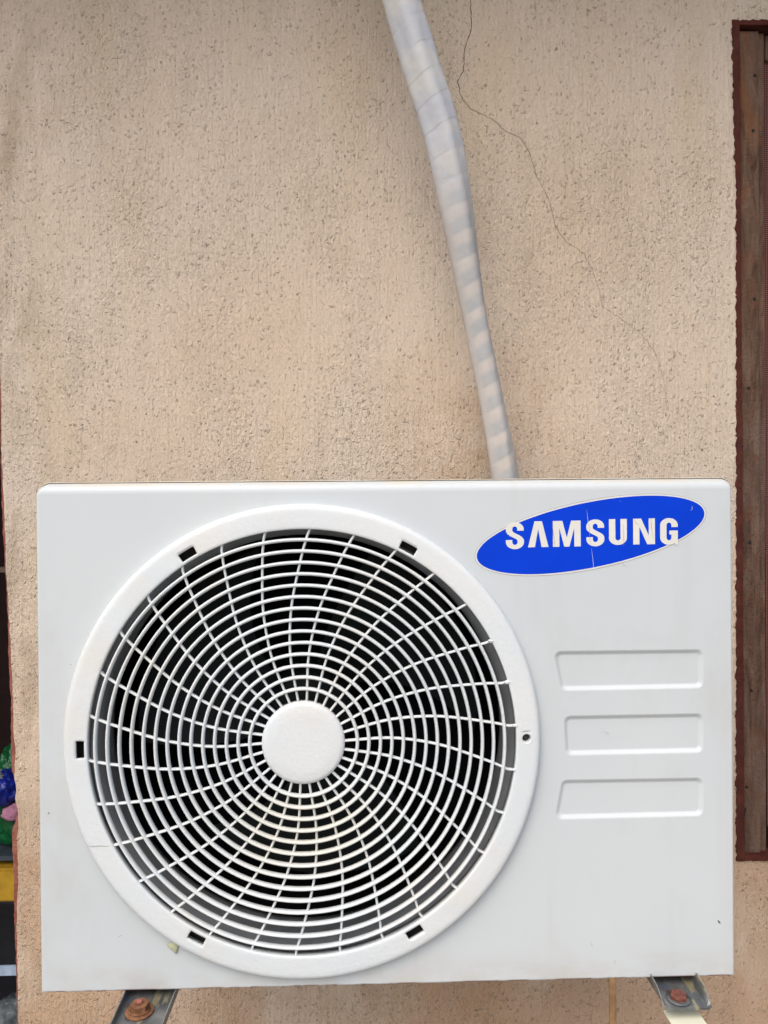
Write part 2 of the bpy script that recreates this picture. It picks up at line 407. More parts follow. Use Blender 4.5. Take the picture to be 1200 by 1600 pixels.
mb = MB(); slab(mb, o, [[(WX0+.0004, WZ0+.0004), (WX0+.0004, WZ1-.0004), (WX1-.0004, WZ1-.0004), (WX1-.0004, WZ0+.0004)]], WY-.0022, WY+.004)
# painted reveal inside the opening
for (a, b) in [((WX0-.004, WZ0-.004), (WX0+.0012, WZ1+.004)), ((WX1-.0012, WZ0-.004), (WX1+.004, WZ1+.004))]:
    mb.box((a[0], WY+.0045, a[1]), (b[0], WY+.19, b[1]))
for (a, b) in [((WX0+.0014, WZ0-.004), (WX1-.0014, WZ0+.0012)), ((WX0+.0014, WZ1-.0012), (WX1-.0014, WZ1+.004))]:
    mb.box((a[0], WY+.0045, a[1]), (b[0], WY+.19, b[1]))
mb.build('maroon_window_surround', MAROON, wall)
# crack
ck = [(.1564, 1.16), (.1564, 1.0979), (.1582, 1.0503), (.1462, 1.0185), (.1438, .9815), (.134, .9634), (.1402, .937), (.155, .918), (.173, .9097), (.1922, .9002), (.2134, .8812), (.2379, .8707), (.2537, .8443), (.2641, .8071), (.2852, .7679), (.2956, .7222), (.3137, .6977), (.3425, .6796), (.3563, .653), (.369, .6157), (.372, .5912), (.3988, .573), (.4364, .5462), (.4620, .5133), (.4720, .4820), (.4790, .4480), (.4800, .4150)]
pts = []
for (a, b) in zip(ck, ck[1:]):
    n = max(2, int(math.dist(a, b)/.0028))
    for i in range(n):
        t = i/n; x = a[0]+(b[0]-a[0])*t; z = a[1]+(b[1]-a[1])*t
        pts.append((x+.0017*noise.noise((x*200, z*200, 0)), z+.0017*noise.noise((x*200, z*200, 9))))
mb = MB(); A, B = [], []
for i, (x, z) in enumerate(pts):
    t = i/len(pts); w = (.00062 if t < .25 else (.00046*(1-t)+.00010))*(1+.7*noise.noise((x*150, z*150, 4)))
    p, q = pts[max(0, i-1)], pts[min(len(pts)-1, i+1)]; L = math.dist(p, q) or 1
    nx, nz = -(q[1]-p[1])/L, (q[0]-p[0])/L
    A.append((x-nx*w, WY-.0004, z-nz*w)); B.append((x+nx*w, WY-.0004, z+nz*w))
mb.loops([A, B], closed=False, smooth=False)
mb.build('crack', simple('crack_dark', (.10, .07, .045), .95), wall, fix=False)
# vertical run-off ridge under the unit
mb = MB(); tube(mb, [(.378, WY, -.30), (.3795, WY, -.40), (.382, WY, -.52), (.383, WY, -.70)], .006, .0022, 10)
mb.build('run_off_streak', simple('streak_ochre', (.46, .27, .13), .8, .2, 40, bump=.001), wall)

# unseen roof overhang, shaped to shade the wall top and the space behind
ev = thing('roof_overhang', (0, -.1, 1.49), 'unseen flat roof overhang placed above the plastered wall to shade its top', 'roof')
mb = MB(); mb.box((-3, -.06, 1.49), (3, 3.2, 1.64)); mb.build('soffit', simple('soffit_paint', (.34, .25, .17), .9, .1, 4), ev)

# window ----------------------------------------------------------------------
win = thing('window', ((WX0+WX1)/2, WY, WZ0), 'weathered brown timber window with a woven screen, at the right edge', 'window')
mb = MB()
def stile(mb, xa, xb, xc):
    # board with a rebated inner edge, sections at several heights for a slight bow
    zs = [-.3315+1.386*i/12 for i in range(13)]
    ls = []
    for z in zs:
        k = .0008*noise.noise((0, z*4, 2))
        t = (z+.33)/1.386
        a, b = xa+.0005*t+k, xb+.0045*t+k
        st = b-.0125
        y0 = WY+.0075
        prof = [(a, y0+.002), (a+.002, y0), (st-.001, y0), (st, y0+.0012), (st+.0008, y0+.0052), (st+.002, y0+.006), (b-.001, y0+.006), (b, y0+.0072), (b, y0+.05), (a, y0+.05)]
        ls.append([(x, y, z) for x, y in prof])
    mb.loops(ls, smooth=False); mb.add(ls[0], [range(10)]); mb.add(ls[-1], [range(10)])
stile(mb, .6105, .6525, 0); mb.build('stile', WOOD, win)
mb = MB(); mb.box((1.45, WY+.0075, -.3315), (1.495, WY+.0575, 1.0545), .001); mb.build('stile', WOOD, win)
mb = MB(); mb.box((.6605, WY+.018, 1.012), (1.4498, WY+.055, 1.0545), .001); mb.build('rail', WOOD, win)
mb = MB(); mb.box((.6605, WY+.018, -.3315), (1.4498, WY+.055, -.295), .001); mb.build('rail', simple('dark_rail', (.03, .026, .024), .8), win)
mb = MB(); mb.box((.6600, WY+.0245, -.294), (1.4498, WY+.027, 1.011)); mb.build('insect_screen', SCREEN, win)
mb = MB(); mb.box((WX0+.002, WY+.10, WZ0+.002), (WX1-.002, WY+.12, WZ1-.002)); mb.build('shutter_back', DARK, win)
for i, (x, z) in enumerate([(.6374, .9803), (.6340, .8875), (.6342, .6041), (.6234, .4542), (.624, .1935), (.6250, -.057), (.616, -.2205)]):
    mb = MB(); disc_lathe(mb, (x, WY+.0075, z), [(.0001, -.0003), (.0026, -.0004), (.0030, 0), (.0030, .003)], 14)
    mb.build('nail_hole', simple('hole_dark', (.012, .01, .01), .9) if i == 0 else bpy.data.materials['hole_dark'], win)
mb = MB(); slab(mb, [(.6130, -.2555), (.6158, -.2545), (.6125, -.2700), (.6085, -.2715), (.6095, -.2660)], [], WY+.0070, WY+.009); mb.build('split', bpy.data.materials['hole_dark'], win)

# ------------------------------------------------------------ the outdoor unit
W2, ZB, ZT, DEP = .3965, -.2872, .2882, .30
CX, CZ = -.0975, -.0055
ac = thing('air_conditioner_unit', (0, .15, ZB), 'white outdoor air conditioner unit with round fan grille and blue SAMSUNG badge', 'air conditioner')
# front panel with rolled edges, fan opening and three pressed recesses
mb = MB()
def pan(k, m=7):
    th = PI/2*k/m; a = 1-cos(th); y = (1-sin(th))
    il, it, ib = .0035*(a), .0125*a, .0028*a
    def rr(r, i): return max(.0008, r-i)
    return il, it, ib, y
ls = []
m_ = 7
for k in range(-1, m_+1):
    if k < 0: il = it = ib = 0; yt = 1.0; yy = .035
    else:
        th = PI/2*k/m_; a = 1-cos(th); il, it, ib = .0035*a, .0125*a, .0028*a; yy = None; sy = 1-sin(th)
    l = rrect(-W2+il, W2-il, ZB+ib, ZT-it, (max(.001, .014-it*.95), max(.001, .010-it*.7), .0015, .0012), 0)
    out = []
    for (x, y, z) in l:
        if yy is not None: out.append((x, yy, z)); continue
        w = max(0, min(1, (z-(ZT-.015))/.015)); w = w*w*(3-2*w)
        rad = .0035*(1-w)+.0125*w
        out.append((x, rad*sy, z))
    ls.append(out)
mb.loops(ls)
front = ls[-1]
HOLE_R = .2585
holes = [[(CX+HOLE_R*sin(2*PI*k/144), 0, CZ+HOLE_R*cos(2*PI*k/144)) for k in range(144)]]
EMB = [[(.1889, .0905), (.3606, .0902), (.3602, .0478), (.1975, .0470)],
       [(.2002, .0160), (.3604, .0164), (.3598, -.0266), (.2021, -.0272)],
       [(.1975, -.0575), (.3598, -.0578), (.3594, -.0998), (.1890, -.1006)]]
for c in EMB:
    ins = [0, .0004, .0012, .0020, .0029, .0037, .0045, .0053, .0062]
    el = []
    for i, d in enumerate(ins):
        t = d/ins[-1]; t = t*t*(3-2*t)
        el.append(rquad(c, d-.0018, max(.0012, .0080-d*.75), .0029*t, 7))
    mb.loops(el); mb.fill([el[-1]]); holes.append(el[0])
mb.fill([front]+holes)
# return of the opening
mb.loops([[(CX+HOLE_R*sin(2*PI*k/144), y, CZ+HOLE_R*cos(2*PI*k/144)) for k in range(144)] for y in (0, .004)], smooth=False)
mb.build('front_panel', ENAMEL, ac)
# casing behind the front (cream edge shows round the white front)
mb = MB(); ls = []
for y, gdx in ((.0115, 0), (.010, .0006), (.012, .0014), (DEP, .0014)):
    ls.append(rrect(-W2-gdx+.0002, W2+gdx-.0002, ZB-gdx*.4, ZT+gdx, (.014, .010, .0015, .0012), y))
mb.loops(ls[1:], smooth=False)
mb.add(ls[-1], [list(range(len(ls[-1])))])
mb.build('casing', CREAM, ac)
# shroud
mb = MB()
disc_lathe(mb, (CX, 0, CZ), [(.268, .0055), (.2455, .0058)], 128)
mb.build('shroud_flange', GREYB, ac, fix=False)
mb = MB()
pr = [(.2450, .006)]+[(.2325+.0125*(1-sin(PI/2*i/8)), .008+.022*(1-cos(PI/2*i/8))) for i in range(1, 9)]+[(.2325, .050), (.2325, .058), (.262, .060)]
disc_lathe(mb, (CX, 0, CZ), pr, 128); mb.build('fan_shroud', GREY, ac, fix=False)
# black coil chamber behind
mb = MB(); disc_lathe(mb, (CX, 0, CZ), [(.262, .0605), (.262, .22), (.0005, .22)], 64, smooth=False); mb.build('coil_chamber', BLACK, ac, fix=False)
# fan
fan_hub = MB(); disc_lathe(fan_hub, (CX, .135, CZ), [(.0002, -.03), (.048, -.03), (.055, -.022), (.058, 0), (.058, .05)], 48)
fh = fan_hub.build('fan_hub', FANB, ac)
for q in range(3):
    mb = MB(); top, bot = [], []
    rows = []
    for i in range(13):
        r = .05+(.222-.05)*i/12; row = []
        for j in range(13):
            t = j/12; a = R(120*q+35+(t-.5)*(58+22*i/12)+i*2.2)
            row.append((CX+r*sin(a), .115+.055*t+.006*sin(PI*t), CZ+r*cos(a)))
        rows.append(row)
    mb.loops(rows, closed=False)
    mb.loops([[(x, y+.002, z) for x, y, z in r_] for r_ in rows], closed=False)
    mb.build('fan_blade', FANB, ac, fix=False)

# grille --------------------------------------------------------------------------
RIM_O, RIM_I = .2682, .2398
NS = 720
slots = [(-37.2+0, 1), (28.6, 1), (268.6, 0), (209.2, 0), (148.6, 0)]
slots = [(math.degrees(math.atan2(x-CX, z-CZ)) % 360, k) for x, z, k in [(-.2231, .2061, 1), (.0212, .2093, 1), (-.3461, -.0091, 0), (-.2202, -.2233, 0), (.027, -.2212, 0)]]
prof = [(RIM_O, .0004), (RIM_O, -.0050), (RIM_O-.0006, -.0082), (RIM_O-.0022, -.0106), (RIM_O-.0046, -.0120), (RIM_O-.0075, -.0124),
        (.2560, -.0125), (.2525, -.0126), (.2480, -.0127), (.2432, -.0128), (.2412, -.0127), (.2400, -.0122), (RIM_I, -.0110), (RIM_I, -.0012), (RIM_I+.0020, -.0012)]
mb = MB(); n = NS; P = []
for (r, d) in prof:
    P.append([(CX+r*sin(2*PI*k/n), d, CZ+r*cos(2*PI*k/n)) for k in range(n)])
b = mb.add([p for l in P for p in l], [])
def in_slot(i, k):
    a = (k+.5)*360/n
    for s, op in slots:
        da = (a-s+180) % 360-180
        if abs(da) < 2.25:
            if 7 <= i <= 8: return True
    return False
# screw hole: cells around (90 deg) removed and replaced by a countersunk ring
SX, SZ, SR = .1540, -.0045, .0047
def in_screw(i, k):
    if not (5 <= i <= 8): return False
    a = (k+.5)*360/n
    return abs((a-90+180) % 360-180) < 2.0
for i in range(len(prof)-1):
    for k in range(n):
        if in_slot(i, k) or in_screw(i, k): continue
        k2 = (k+1) % n
        mb.f.append([b+i*n+k, b+i*n+k2, b+(i+1)*n+k2, b+(i+1)*n+k]); mb.sm.append(True); mb.mi.append(0)
def V(i, k): return P[i][k % n]
def dn(p, d=.0028): return (p[0], p[1]+d, p[2])
for s, op in slots:
    ks = [k for k in range(n) if in_slot(7, k)] if False else None
    k0 = None
    kk = [k for k in range(n) if abs(((k+.5)*360/n-s+180) % 360-180) < 2.25]
    c0 = int(math.floor(s*n/360)); kk.sort(key=lambda k: ((k-c0+n//2) % n))
    seq = kk+[(kk[-1]+1) % n]
    for i in (7, 9): mb.loops([[V(i, k) for k in seq], [dn(V(i, k)) for k in seq]], closed=False, smooth=False)
    for k in (seq[0], seq[-1]): mb.loops([[V(i, k) for i in (7, 8, 9)], [dn(V(i, k)) for i in (7, 8, 9)]], closed=False, smooth=False)
# screw area
kk = [k for k in range(n) if in_screw(5, k)]; kk.sort(); seq = kk+[kk[-1]+1]
outer = [V(5, k) for k in seq]+[V(i, seq[-1]) for i in (6, 7, 8)]+[V(9, k) for k in reversed(seq)]+[V(i, seq[0]) for i in (8, 7, 6)]
ring = lambda r, y: [(SX+r*sin(2*PI*q/32), y, SZ+r*cos(2*PI*q/32)) for q in range(32)]
mb.fill([outer, ring(SR+.0012, -.01265)])
mb.loops([ring(SR+.0012, -.01265), ring(SR+.0004, -.0121), ring(SR, -.0112), ring(SR-.0003, -.004)], smooth=True)
gr = mb.build('fan_grille', GRILLE, ac)
gr['label'] = 'round white louvred fan grille with a slotted rim'
mb = MB(); mb.fill([ring(SR-.0002, -.0052)]); disc_lathe(mb, (SX, -.0052, SZ), [(.0003, -.0012), (.0028, -.0009), (.0034, .0)], 20)
mb.build('screw', simple('screw_dull', (.06, .055, .05), .5, .4, 400, .5), gr)
def wire_y(r): return -.0098
for i in range(14):
    r = .0604+i*.01302; f = i/13
    cx, cz = CX-.0026*f*f, CZ-.0018*f*f
    mb = MB(); nn = 160
    jr = [.00022*noise.noise((i*3.1, k*.35, 0)) for k in range(nn)]
    tube(mb, [(cx+r*sin(2*PI*k/nn), -.0085, cz+r*cos(2*PI*k/nn)) for k in range(nn)], [.00203+q*.6 for q in jr], .0044, 10, closed=True)
    mb.build('wire_ring', GRILLE, gr, fix=False)
DEL = [(44, 2.0), (62, 1.2), (100, .2), (120, 0), (140, .3), (180, 2.2), (218, 4.2), (249, 6.2), (280, 8.0), (316, 9.7), (334, 10.9)]
def delta(rp):
    for (a, da), (b_, db) in zip(DEL, DEL[1:]):
        if rp <= b_: t = (rp-a)/(b_-a); return da+(db-da)*t
    return DEL[-1][1]
def dsm(rp): return (delta(rp-14)+delta(rp-7)+delta(rp)+delta(rp+7)+delta(rp+14))/5
for k in range(30):
    mb = MB(); pp = []
    for j in range(33):
        rp = 56+(336-56)*j/32; a = R(3.7+12*k+dsm(rp)); r = rp*.000717
        f = min(1, rp/320)**2
        pp.append((CX-.0022*f*(1 if rp < 330 else .3)+r*sin(a), -.0072, CZ-.0015*f*(1 if rp < 330 else .3)+r*cos(a)))
    tube(mb, pp, .0015, .0033, 8); mb.build('spoke', GRILLE, gr, fix=False)
mb = MB(); disc_lathe(mb, (CX-.0003, 0, CZ), [(.0002, -.0143), (.030, -.0142), (.0415, -.0139), (.0446, -.0130), (.0462, -.0112), (.0466, -.009), (.0466, -.003), (.0002, -.003)], 96)
mb.build('hub_cap', GRILLE, gr)
# spoke break mends (lumps of filler) on the right of the rim, and hairline crack lower left
for (x, z, s) in [(CX+.2395*sin(R(a_)), CZ+.2395*cos(R(a_)), s_) for a_, s_ in ((62.2, .0021), (74.2, .0024), (86.2, .0019), (98.2, .0013))]:
    bm = bmesh.new(); bmesh.ops.create_icosphere(bm, subdivisions=3, radius=1)
    for v in bm.verts:
        q = 1+.35*noise.noise(v.co*1.7+Vector((x*50, 0, z*40))); v.co = Vector((x, -.0118, z))+Vector((v.co.x*s*1.6*q, v.co.y*.0018*q, v.co.z*s*q))
    mb = MB(); mb.addbm(bm, smooth=True); mb.build('filler_lump', GRILLE, gr, fix=False)
def thread(mb, pts, w, y, th=.0002):
    A, B = [], []
    for i, (x, z) in enumerate(pts):
        p, q = pts[max(0, i-1)], pts[min(len(pts)-1, i+1)]; L = math.dist(p, q)
        nx, nz = -(q[1]-p[1])/L, (q[0]-p[0])/L; ww = w if 0 < i < len(pts)-1 else w*.2
        A.append((x-nx*ww, y, z-nz*ww)); B.append((x+nx*ww, y, z+nz*ww))
    mb.loops([A, B, [(a[0], a[1]+th, a[2]) for a in B], [(a[0], a[1]+th, a[2]) for a in A]], closed=False, smooth=False, wrap=True)
mb = MB(); aa = R(244.5)
thread(mb, [(-.3383, -.1157), (-.332, -.1165), (-.325, -.1160), (-.318, -.1166), (-.3125, -.1162)], .00028, -.0129)
mb.build('hairline_crack', simple('hair_dark', (.30, .28, .25), .8), gr, fix=False)

# badge -------------------------------------------------------------------------------
badge = None
EA, EB, ET = .1358, .0393, R(10.85); EX, EZ = .2322, .2244
def ell(a, b_, y, n=160): 
    return [(EX+a*cos(t)*cos(ET)-b_*sin(t)*sin(ET), y, EZ+a*cos(t)*sin(ET)+b_*sin(t)*cos(ET)) for t in [2*PI*k/n for k in range(n)]]
def plate(name, mat, lo, y0, y1, parent):
    mb = MB(); mb.fill([lo(y0)]); mb.loops([lo(y0), lo(y1)], smooth=False); return mb.build(name, mat, parent)
badge = plate('badge', GREYV, lambda y: ell(EA+.0003, EB+.0003, y), -.00015, .0002, ac)
badge['label'] = 'blue oval sticker reading SAMSUNG in white'
plate('white_border', WHITEV, lambda y: ell(EA-.0003, EB-.0003, y), -.0003, -.0001, badge)
plate('blue_field', BLUEV, lambda y: ell(EA-.0021, EB-.0021, y), -.00045, -.0002, badge)
# letters, drawn in units of 100 = letter height
def pen(path, px=12.6, py=8.6, closed=False):
    A, B = [], []
    for i, p in enumerate(path):
        a, c = path[max(0, i-1)], path[min(len(path)-1, i+1)]
        tx, tz = c[0]-a[0], c[1]-a[1]; nx, nz = -tz, tx
        k = math.hypot(px*nx, py*nz) or 1
        ox, oz = px*px*nx/k, py*py*nz/k
        A.append((p[0]+ox, p[1]+oz)); B.append((p[0]-ox, p[1]-oz))
    return A+B[::-1]
def arc(cx, cz, rx, rz, a0, a1, n=14):
    return [(cx+rx*cos(R(a0+(a1-a0)*i/n)), cz+rz*sin(R(a0+(a1-a0)*i/n))) for i in range(n+1)]
def letS():
    p = [(56.5, 68)]+[(56.5, 72)]+arc(34.5, 74, 22, 18.0, 0, 180, 18)[1:]
    p += [(12.5, 72), (13.2, 66), (17, 60), (24, 55), (34, 50), (45, 44.5), (53, 39), (57, 33), (57.3, 27)]
    p += arc(35, 26, 22.3, 18.5, 0, -180, 18)[1:]+[(12.5, 31), (12.5, 34)]
    return [pen(p, 12.4, 7.8)], 70
def letL(): return [[(0, 0), (26, 100), (55, 100), (80, 0), (53, 0), (40, 70), (27, 0)]], 80
def letM(): return [[(0, 0), (0, 100), (37, 100), (54, 35), (71, 100), (108, 100), (108, 0), (83, 0), (83, 72), (64, 0), (44, 0), (25, 72), (25, 0)]], 108
def letU():
    p = [(12.6, 100), (12.6, 50)]+arc(35, 27, 22.4, 18.6, 180, 360, 18)+[(57.4, 50), (57.4, 100)]
    return [pen(p, 12.4, 8.6)], 70
def letN(): return [[(0, 0), (0, 100), (31, 100), (60, 34), (60, 100), (84, 100), (84, 0), (54, 0), (24, 68), (24, 0)]], 84
def letG():
    p = [(56.5, 66), (56.5, 70)]+arc(34.6, 73, 22, 18.4, 0, 180, 18)[1:]+[(12.5, 50)]+arc(34.6, 27, 22, 18.6, 180, 330, 16)+[(56, 24), (56.4, 30), (56.4, 48)]
    return [pen(p, 12.4, 8.4), [(36, 53), (68.8, 53), (68.8, 0), (59, 0), (54.5, 11), (44.2, 24), (44.2, 38), (36, 38)]], 69
SC = .0296/100
x = .1338; z0 = .2098
for nm, fn, xs, zs in [('S', letS, .13410, .2088), ('A', letL, .15950, .2108), ('M', letM, .18825, .2110), ('S', letS, .22670, .2112), ('U', letU, .25285, .2125), ('N', letN, .28090, .2128), ('G', letG, .31210, .2120)]:
    polys, w = fn(); mb = MB()
    hs = 1.04 if nm in 'SG' else 1.0
    wid = {'S': .0210/70, 'A': .0236/80, 'M': .0320/108, 'U': .0208/70, 'N': .0252/84, 'G': .0205/69}[nm]
    for q, pl_ in enumerate(polys):
        y = -.0006-.0001*q
        l = lambda yy: [(xs+a*wid, yy, zs+c*SC*hs+a*wid*.010) for a, c in pl_]
        mb.fill([l(y)]); mb.loops([l(y), l(-.00035)], smooth=False)
    mb.build('letter', LETV, badge)
mb = MB(); thread(mb, [(.2273, .2536), (.2284, .2440), (.2292, .2360), (.2302, .2290)], .00016, -.00068); mb.build('crease', simple('crease_white', (.55, .58, .66), .6), badge, fix=False); mb = MB()
thread(mb, [(.2325, .2090), (.2338, .1990), (.2352, .1850), (.2356, .1830)], .00016, -.00068)
mb.build('crease', bpy.data.materials['crease_white'], badge, fix=False)
SPL = simple('split_brown', (.30, .26, .20), .8)
for pts in ([(.1877, .2400), (.1882, .2300), (.1896, .2210), (.1903, .2120)], [(.2148, .2205), (.2151, .2180)], [(.2298, .2380), (.2304, .2260), (.2312, .2130)],
            [(.2693, .2370), (.2697, .2250), (.2700, .2130), (.2690, .2115)], [(.2818, .2420), (.2845, .2370), (.2875, .2355)], [(.3013, .2430), (.3020, .2330), (.3036, .2190)],
            [(.2689, .1925), (.2693, .1890), (.2725, .1895)]):
    mb = MB(); thread(mb, pts, .00016, -.0009); mb.build('split', SPL, badge, fix=False)
mb = MB(); thread(mb, [(.3478, .2510), (.3495, .2530), (.3492, .2555), (.3500, .2560)], .0002, -.0007); mb.build('scuff', bpy.data.materials['crease_white'], badge, fix=False); mb = MB(); thread(mb, [(.2650, .2628), (.2672, .2626)], .0002, -.0007)
mb.build('scuff', bpy.data.materials['crease_white'], badge, fix=False)

# small marks on the casing
mb = MB(); slab(mb, [(.3762, -.2222), (.3772, -.2218), (.3792, -.2240), (.3796, -.2256), (.3784, -.2254), (.3768, -.2236)], [], -.0003, .0002); mb.build('paint_chip', simple('chip_dark', (.05, .05, .055), .8), ac)
SCR = simple('scratch_grey', (.30, .28, .26), .8)
for pts in ([(.2560, -.2870+.0175), (.2566, -.2665), (.2562, -.2640)], [(.2345, -.2690), (.2362, -.2705)], [(.2290, -.2440), (.2300, -.2480), (.2307, -.2495)], [(.2460, -.2500), (.2470, -.2512)],
            [(-.3050, -.2230), (-.3075, -.2242), (-.3100, -.2250)], [(.244, -.0012), (.250, -.0035), (.252, -.0040)]):
    mb = MB(); thread(mb, pts, .00022, -.0002); mb.build('scratch', SCR, ac, fix=False)
bm = bmesh.new(); bmesh.ops.create_icosphere(bm, subdivisions=3, radius=1)
for v in bm.verts:
    c = v.co.copy(); t = (c.z+1)/2
    v.co = Vector((-.2445+c.x*(.0024+.0075*t*t)-.0065*t*t, -.0012+c.y*(.0026-.0012*t), -.2385+c.z*.0062+.0012*c.x*t))
mb = MB(); mb.addbm(bm, smooth=True); mb.build('glue_drip', simple('yellowed_glue', (.40, .41, .26), .35, .15, 200), ac, fix=False)
# two feet under the casing
for x in (-.27, .315):
    mb = MB(); mb.box((x-.022, .03, ZB-.0075), (x+.022, DEP-.02, ZB-.0006), .001); mb.build('foot', DARK, ac)

# ------------------------------------------------------------ brackets
def channel(mb, xa0, xa1, xb0, xb1, y_back, y_front, z, t, liph, corner=0.0, flare=0.0):
    """upward channel: base plus two lips; xa at the wall, xb at the front end"""
    def ring_at(s):
        y = y_back+(y_front-y_back)*s; l = xa0+(xb0-xa0)*s; r = xa1+(xb1-xa1)*s
        h = liph
        if s > .93 and corner: h = liph*max(.12, 1-((s-.93)/.07)**2*corner)
        return [(l-flare, y, z+h), (l-flare-.0012, y, z+h), (l-.0012, y, z-t), (r+.0012, y, z-t), (r+flare+.0012, y, z+h), (r+flare, y, z+h), (r, y, z+.0012), (r-.0012, y, z), (l+.0012, y, z), (l, y, z+.0012)]
    ss = [0, .3, .6, .8, .9, .93, .945, .96, .975, .985, .995, 1]
    ls = [ring_at(s) for s in ss]
    mb.loops(ls, smooth=False); mb.add(ls[0], [range(10)]); mb.add(ls[-1], [range(10)])
def hexnut(mb, c, r, h, rot=.2, bev=.0008):
    ls = []
    for (q, zz) in ((1, 0), (1, h-bev), (.88, h), (.55, h)):
        ls.append([(c[0]+r*q*cos(rot+PI/3*k), c[1]+r*q*sin(rot+PI/3*k), c[2]+zz) for k in range(6)])
    mb.loops(ls, smooth=False); mb.add(ls[-1], [range(6)])
b1 = thing('wall_bracket', (-.28, WY, -.310), 'grey galvanised steel bracket with a rusty nut and wide washer, under the unit left corner', 'bracket', 'brackets carrying the outdoor unit')
mb = MB(); channel(mb, -.309, -.247, -.300, -.2475, WY, -.075, -.2965, .002, .0085, .6, .0005); mb.build('arm', GALV, b1)
wsh = MB(); disc_lathe(wsh, (-.2795, -.0225, -.2963), [(.0045, 0), (.0150, 0), (.0156, .0008), (.0154, .0019), (.0130, .0024), (.0045, .0024)], 40, 'z'); w_ = wsh.build('washer', RUST, b1)
mb = MB(); hexnut(mb, (-.2795, -.0225, -.2939), .0104, .0080, .35, .0005); disc_lathe(mb, (-.2795, -.0225, -.2939), [(.0115, 0), (.0122, .0008), (.0105, .0022)], 30, 'z'); mb.build('nut', RUST, b1)
mb = MB(); disc_lathe(mb, (-.2795, -.0225, -.2854), [(.0036, 0), (.0036, .0022), (.0030, .0028), (.0001, .0028)], 20, 'z'); mb.build('bolt_end', simple('red_rust', (.26, .09, .06), .6, .3, 300), b1)
b2 = thing('wall_bracket', (.33, WY, -.310), 'short galvanised bracket end with red rusted bolt head and cream plate, lower right', 'bracket', 'brackets carrying the outdoor unit')
mb = MB(); channel(mb, .300, .349, .3020, .3465, WY, -.0400, -.2965, .002, .0145, .95, .0036); mb.build('arm', GALV, b2)
mb = MB(); disc_lathe(mb, (.3205, -.0235, -.2963), [(.0045, 0), (.0130, 0), (.0136, .0008), (.0132, .0014), (.0045, .0014)], 40, 'z'); mb.build('washer', GALV, b2)
mb = MB(); hexnut(mb, (.3205, -.0235, -.2949), .0098, .0046, .1, .0016); mb.build('bolt_head', simple('red_rust_head', (.15, .05, .035), .85, .4, 250, bump=.001), b2)
mb = MB(); mb.box((.3045, -.057, -.3125), (.3430, -.020, -.3105), .0006); mb.build('cream_plate', simple('cream_paint', (.70, .70, .55), .5, .05), b2)

# ------------------------------------------------------------ taped pipe bundle
ctr = [(.010, .252, 1.090, .0290), (.035, .26, 1.0046, .0288), (.0624, .27, .9166, .0300), (.0922, .28, .8268, .0300), (.112, .29, .7351, .0286), (.129, .30, .6415, .0246), (.1474, .31, .5462, .0212), (.1681, .32, .4489, .0212), (.1875, .33, .3499, .0230), (.1954, .335, .3017, .0238), (.200, .338, .24, .024), (.20, .340, .15, .021)]
ctr = [(-.075, .235, 1.40, .028), (-.045, .240, 1.26, .0285), (-.012, .246, 1.16, .029)]+ctr
def cat(p0, p1, p2, p3, t):
    return [.5*((2*b)+(-a+c)*t+(2*a-5*b+4*c-d)*t*t+(-a+3*b-3*c+d)*t**3) for a, b, c, d in zip(p0, p1, p2, p3)]
sm = []
for i in range(len(ctr)-1):
    p = [ctr[max(0, i-1)], ctr[i], ctr[i+1], ctr[min(len(ctr)-1, i+2)]]
    n_ = max(4, int(math.dist(ctr[i][:3], ctr[i+1][:3])/.0022))
    for k in range(n_): sm.append(cat(*p, k/n_))
NA = 64; PITCH = .0385
me = bpy.data.meshes.new('pipe_bundle'); vv = []; uvs = []
sl = 0; last = None; Z0 = None
for i, (x, y, z, r) in enumerate(sm):
    P0 = Vector((x, y, z))
    if last is not None: sl += (P0-last).length
    last = P0
    a = Vector(sm[max(0, i-1)][:3]); c = Vector(sm[min(len(sm)-1, i+1)][:3]); t = (c-a).normalized()
    u = t.cross(Vector((0, 1, 0))).normalized(); w = u.cross(t).normalized()
    u, w = -u, w
    for k in range(NA+1):
        th = 2*PI*k/NA
        ph = sl/PITCH-k/NA; fr = ph % 1.0
        # bundle of pipes under tape: flattened facets with two soft ridges
        tw = .62+.25*sin(sl*5); q = abs(th-tw); pe = 3.2
        f = .93*(abs(cos(th-tw))**pe+abs(sin(th-tw))**pe)**(-1/pe)
        f += .02*cos(5*th+sl*14)
        rr = r*.895*f + .00030*(1-fr)+.0008*noise.noise((cos(th)*1.8, sin(th)*1.8, sl*26))+.0004*noise.noise((cos(th)*5, sin(th)*5, sl*90))
        vv.append(P0+u*(rr*cos(th))+w*(rr*.92*sin(th))); uvs.append((k/NA, sl/PITCH))
ff = []
N1 = NA+1
for i in range(len(sm)-1):
    for k in range(NA): ff.append([i*N1+k, i*N1+k+1, (i+1)*N1+k+1, (i+1)*N1+k])
me.from_pydata([tuple(p) for p in vv], [], ff)
ul = me.uv_layers.new(name='UVMap')
for lp in me.loops: ul.data[lp.index].uv = uvs[lp.vertex_index]
me.polygons.foreach_set('use_smooth', [True]*len(ff)); me.materials.append(TAPE)
pb = bpy.data.objects.new('pipe_bundle', me); COL.objects.link(pb)
tagit(pb, 'bent pipe bundle wrapped in pale plastic tape, rising behind the unit to the top', 'pipe')

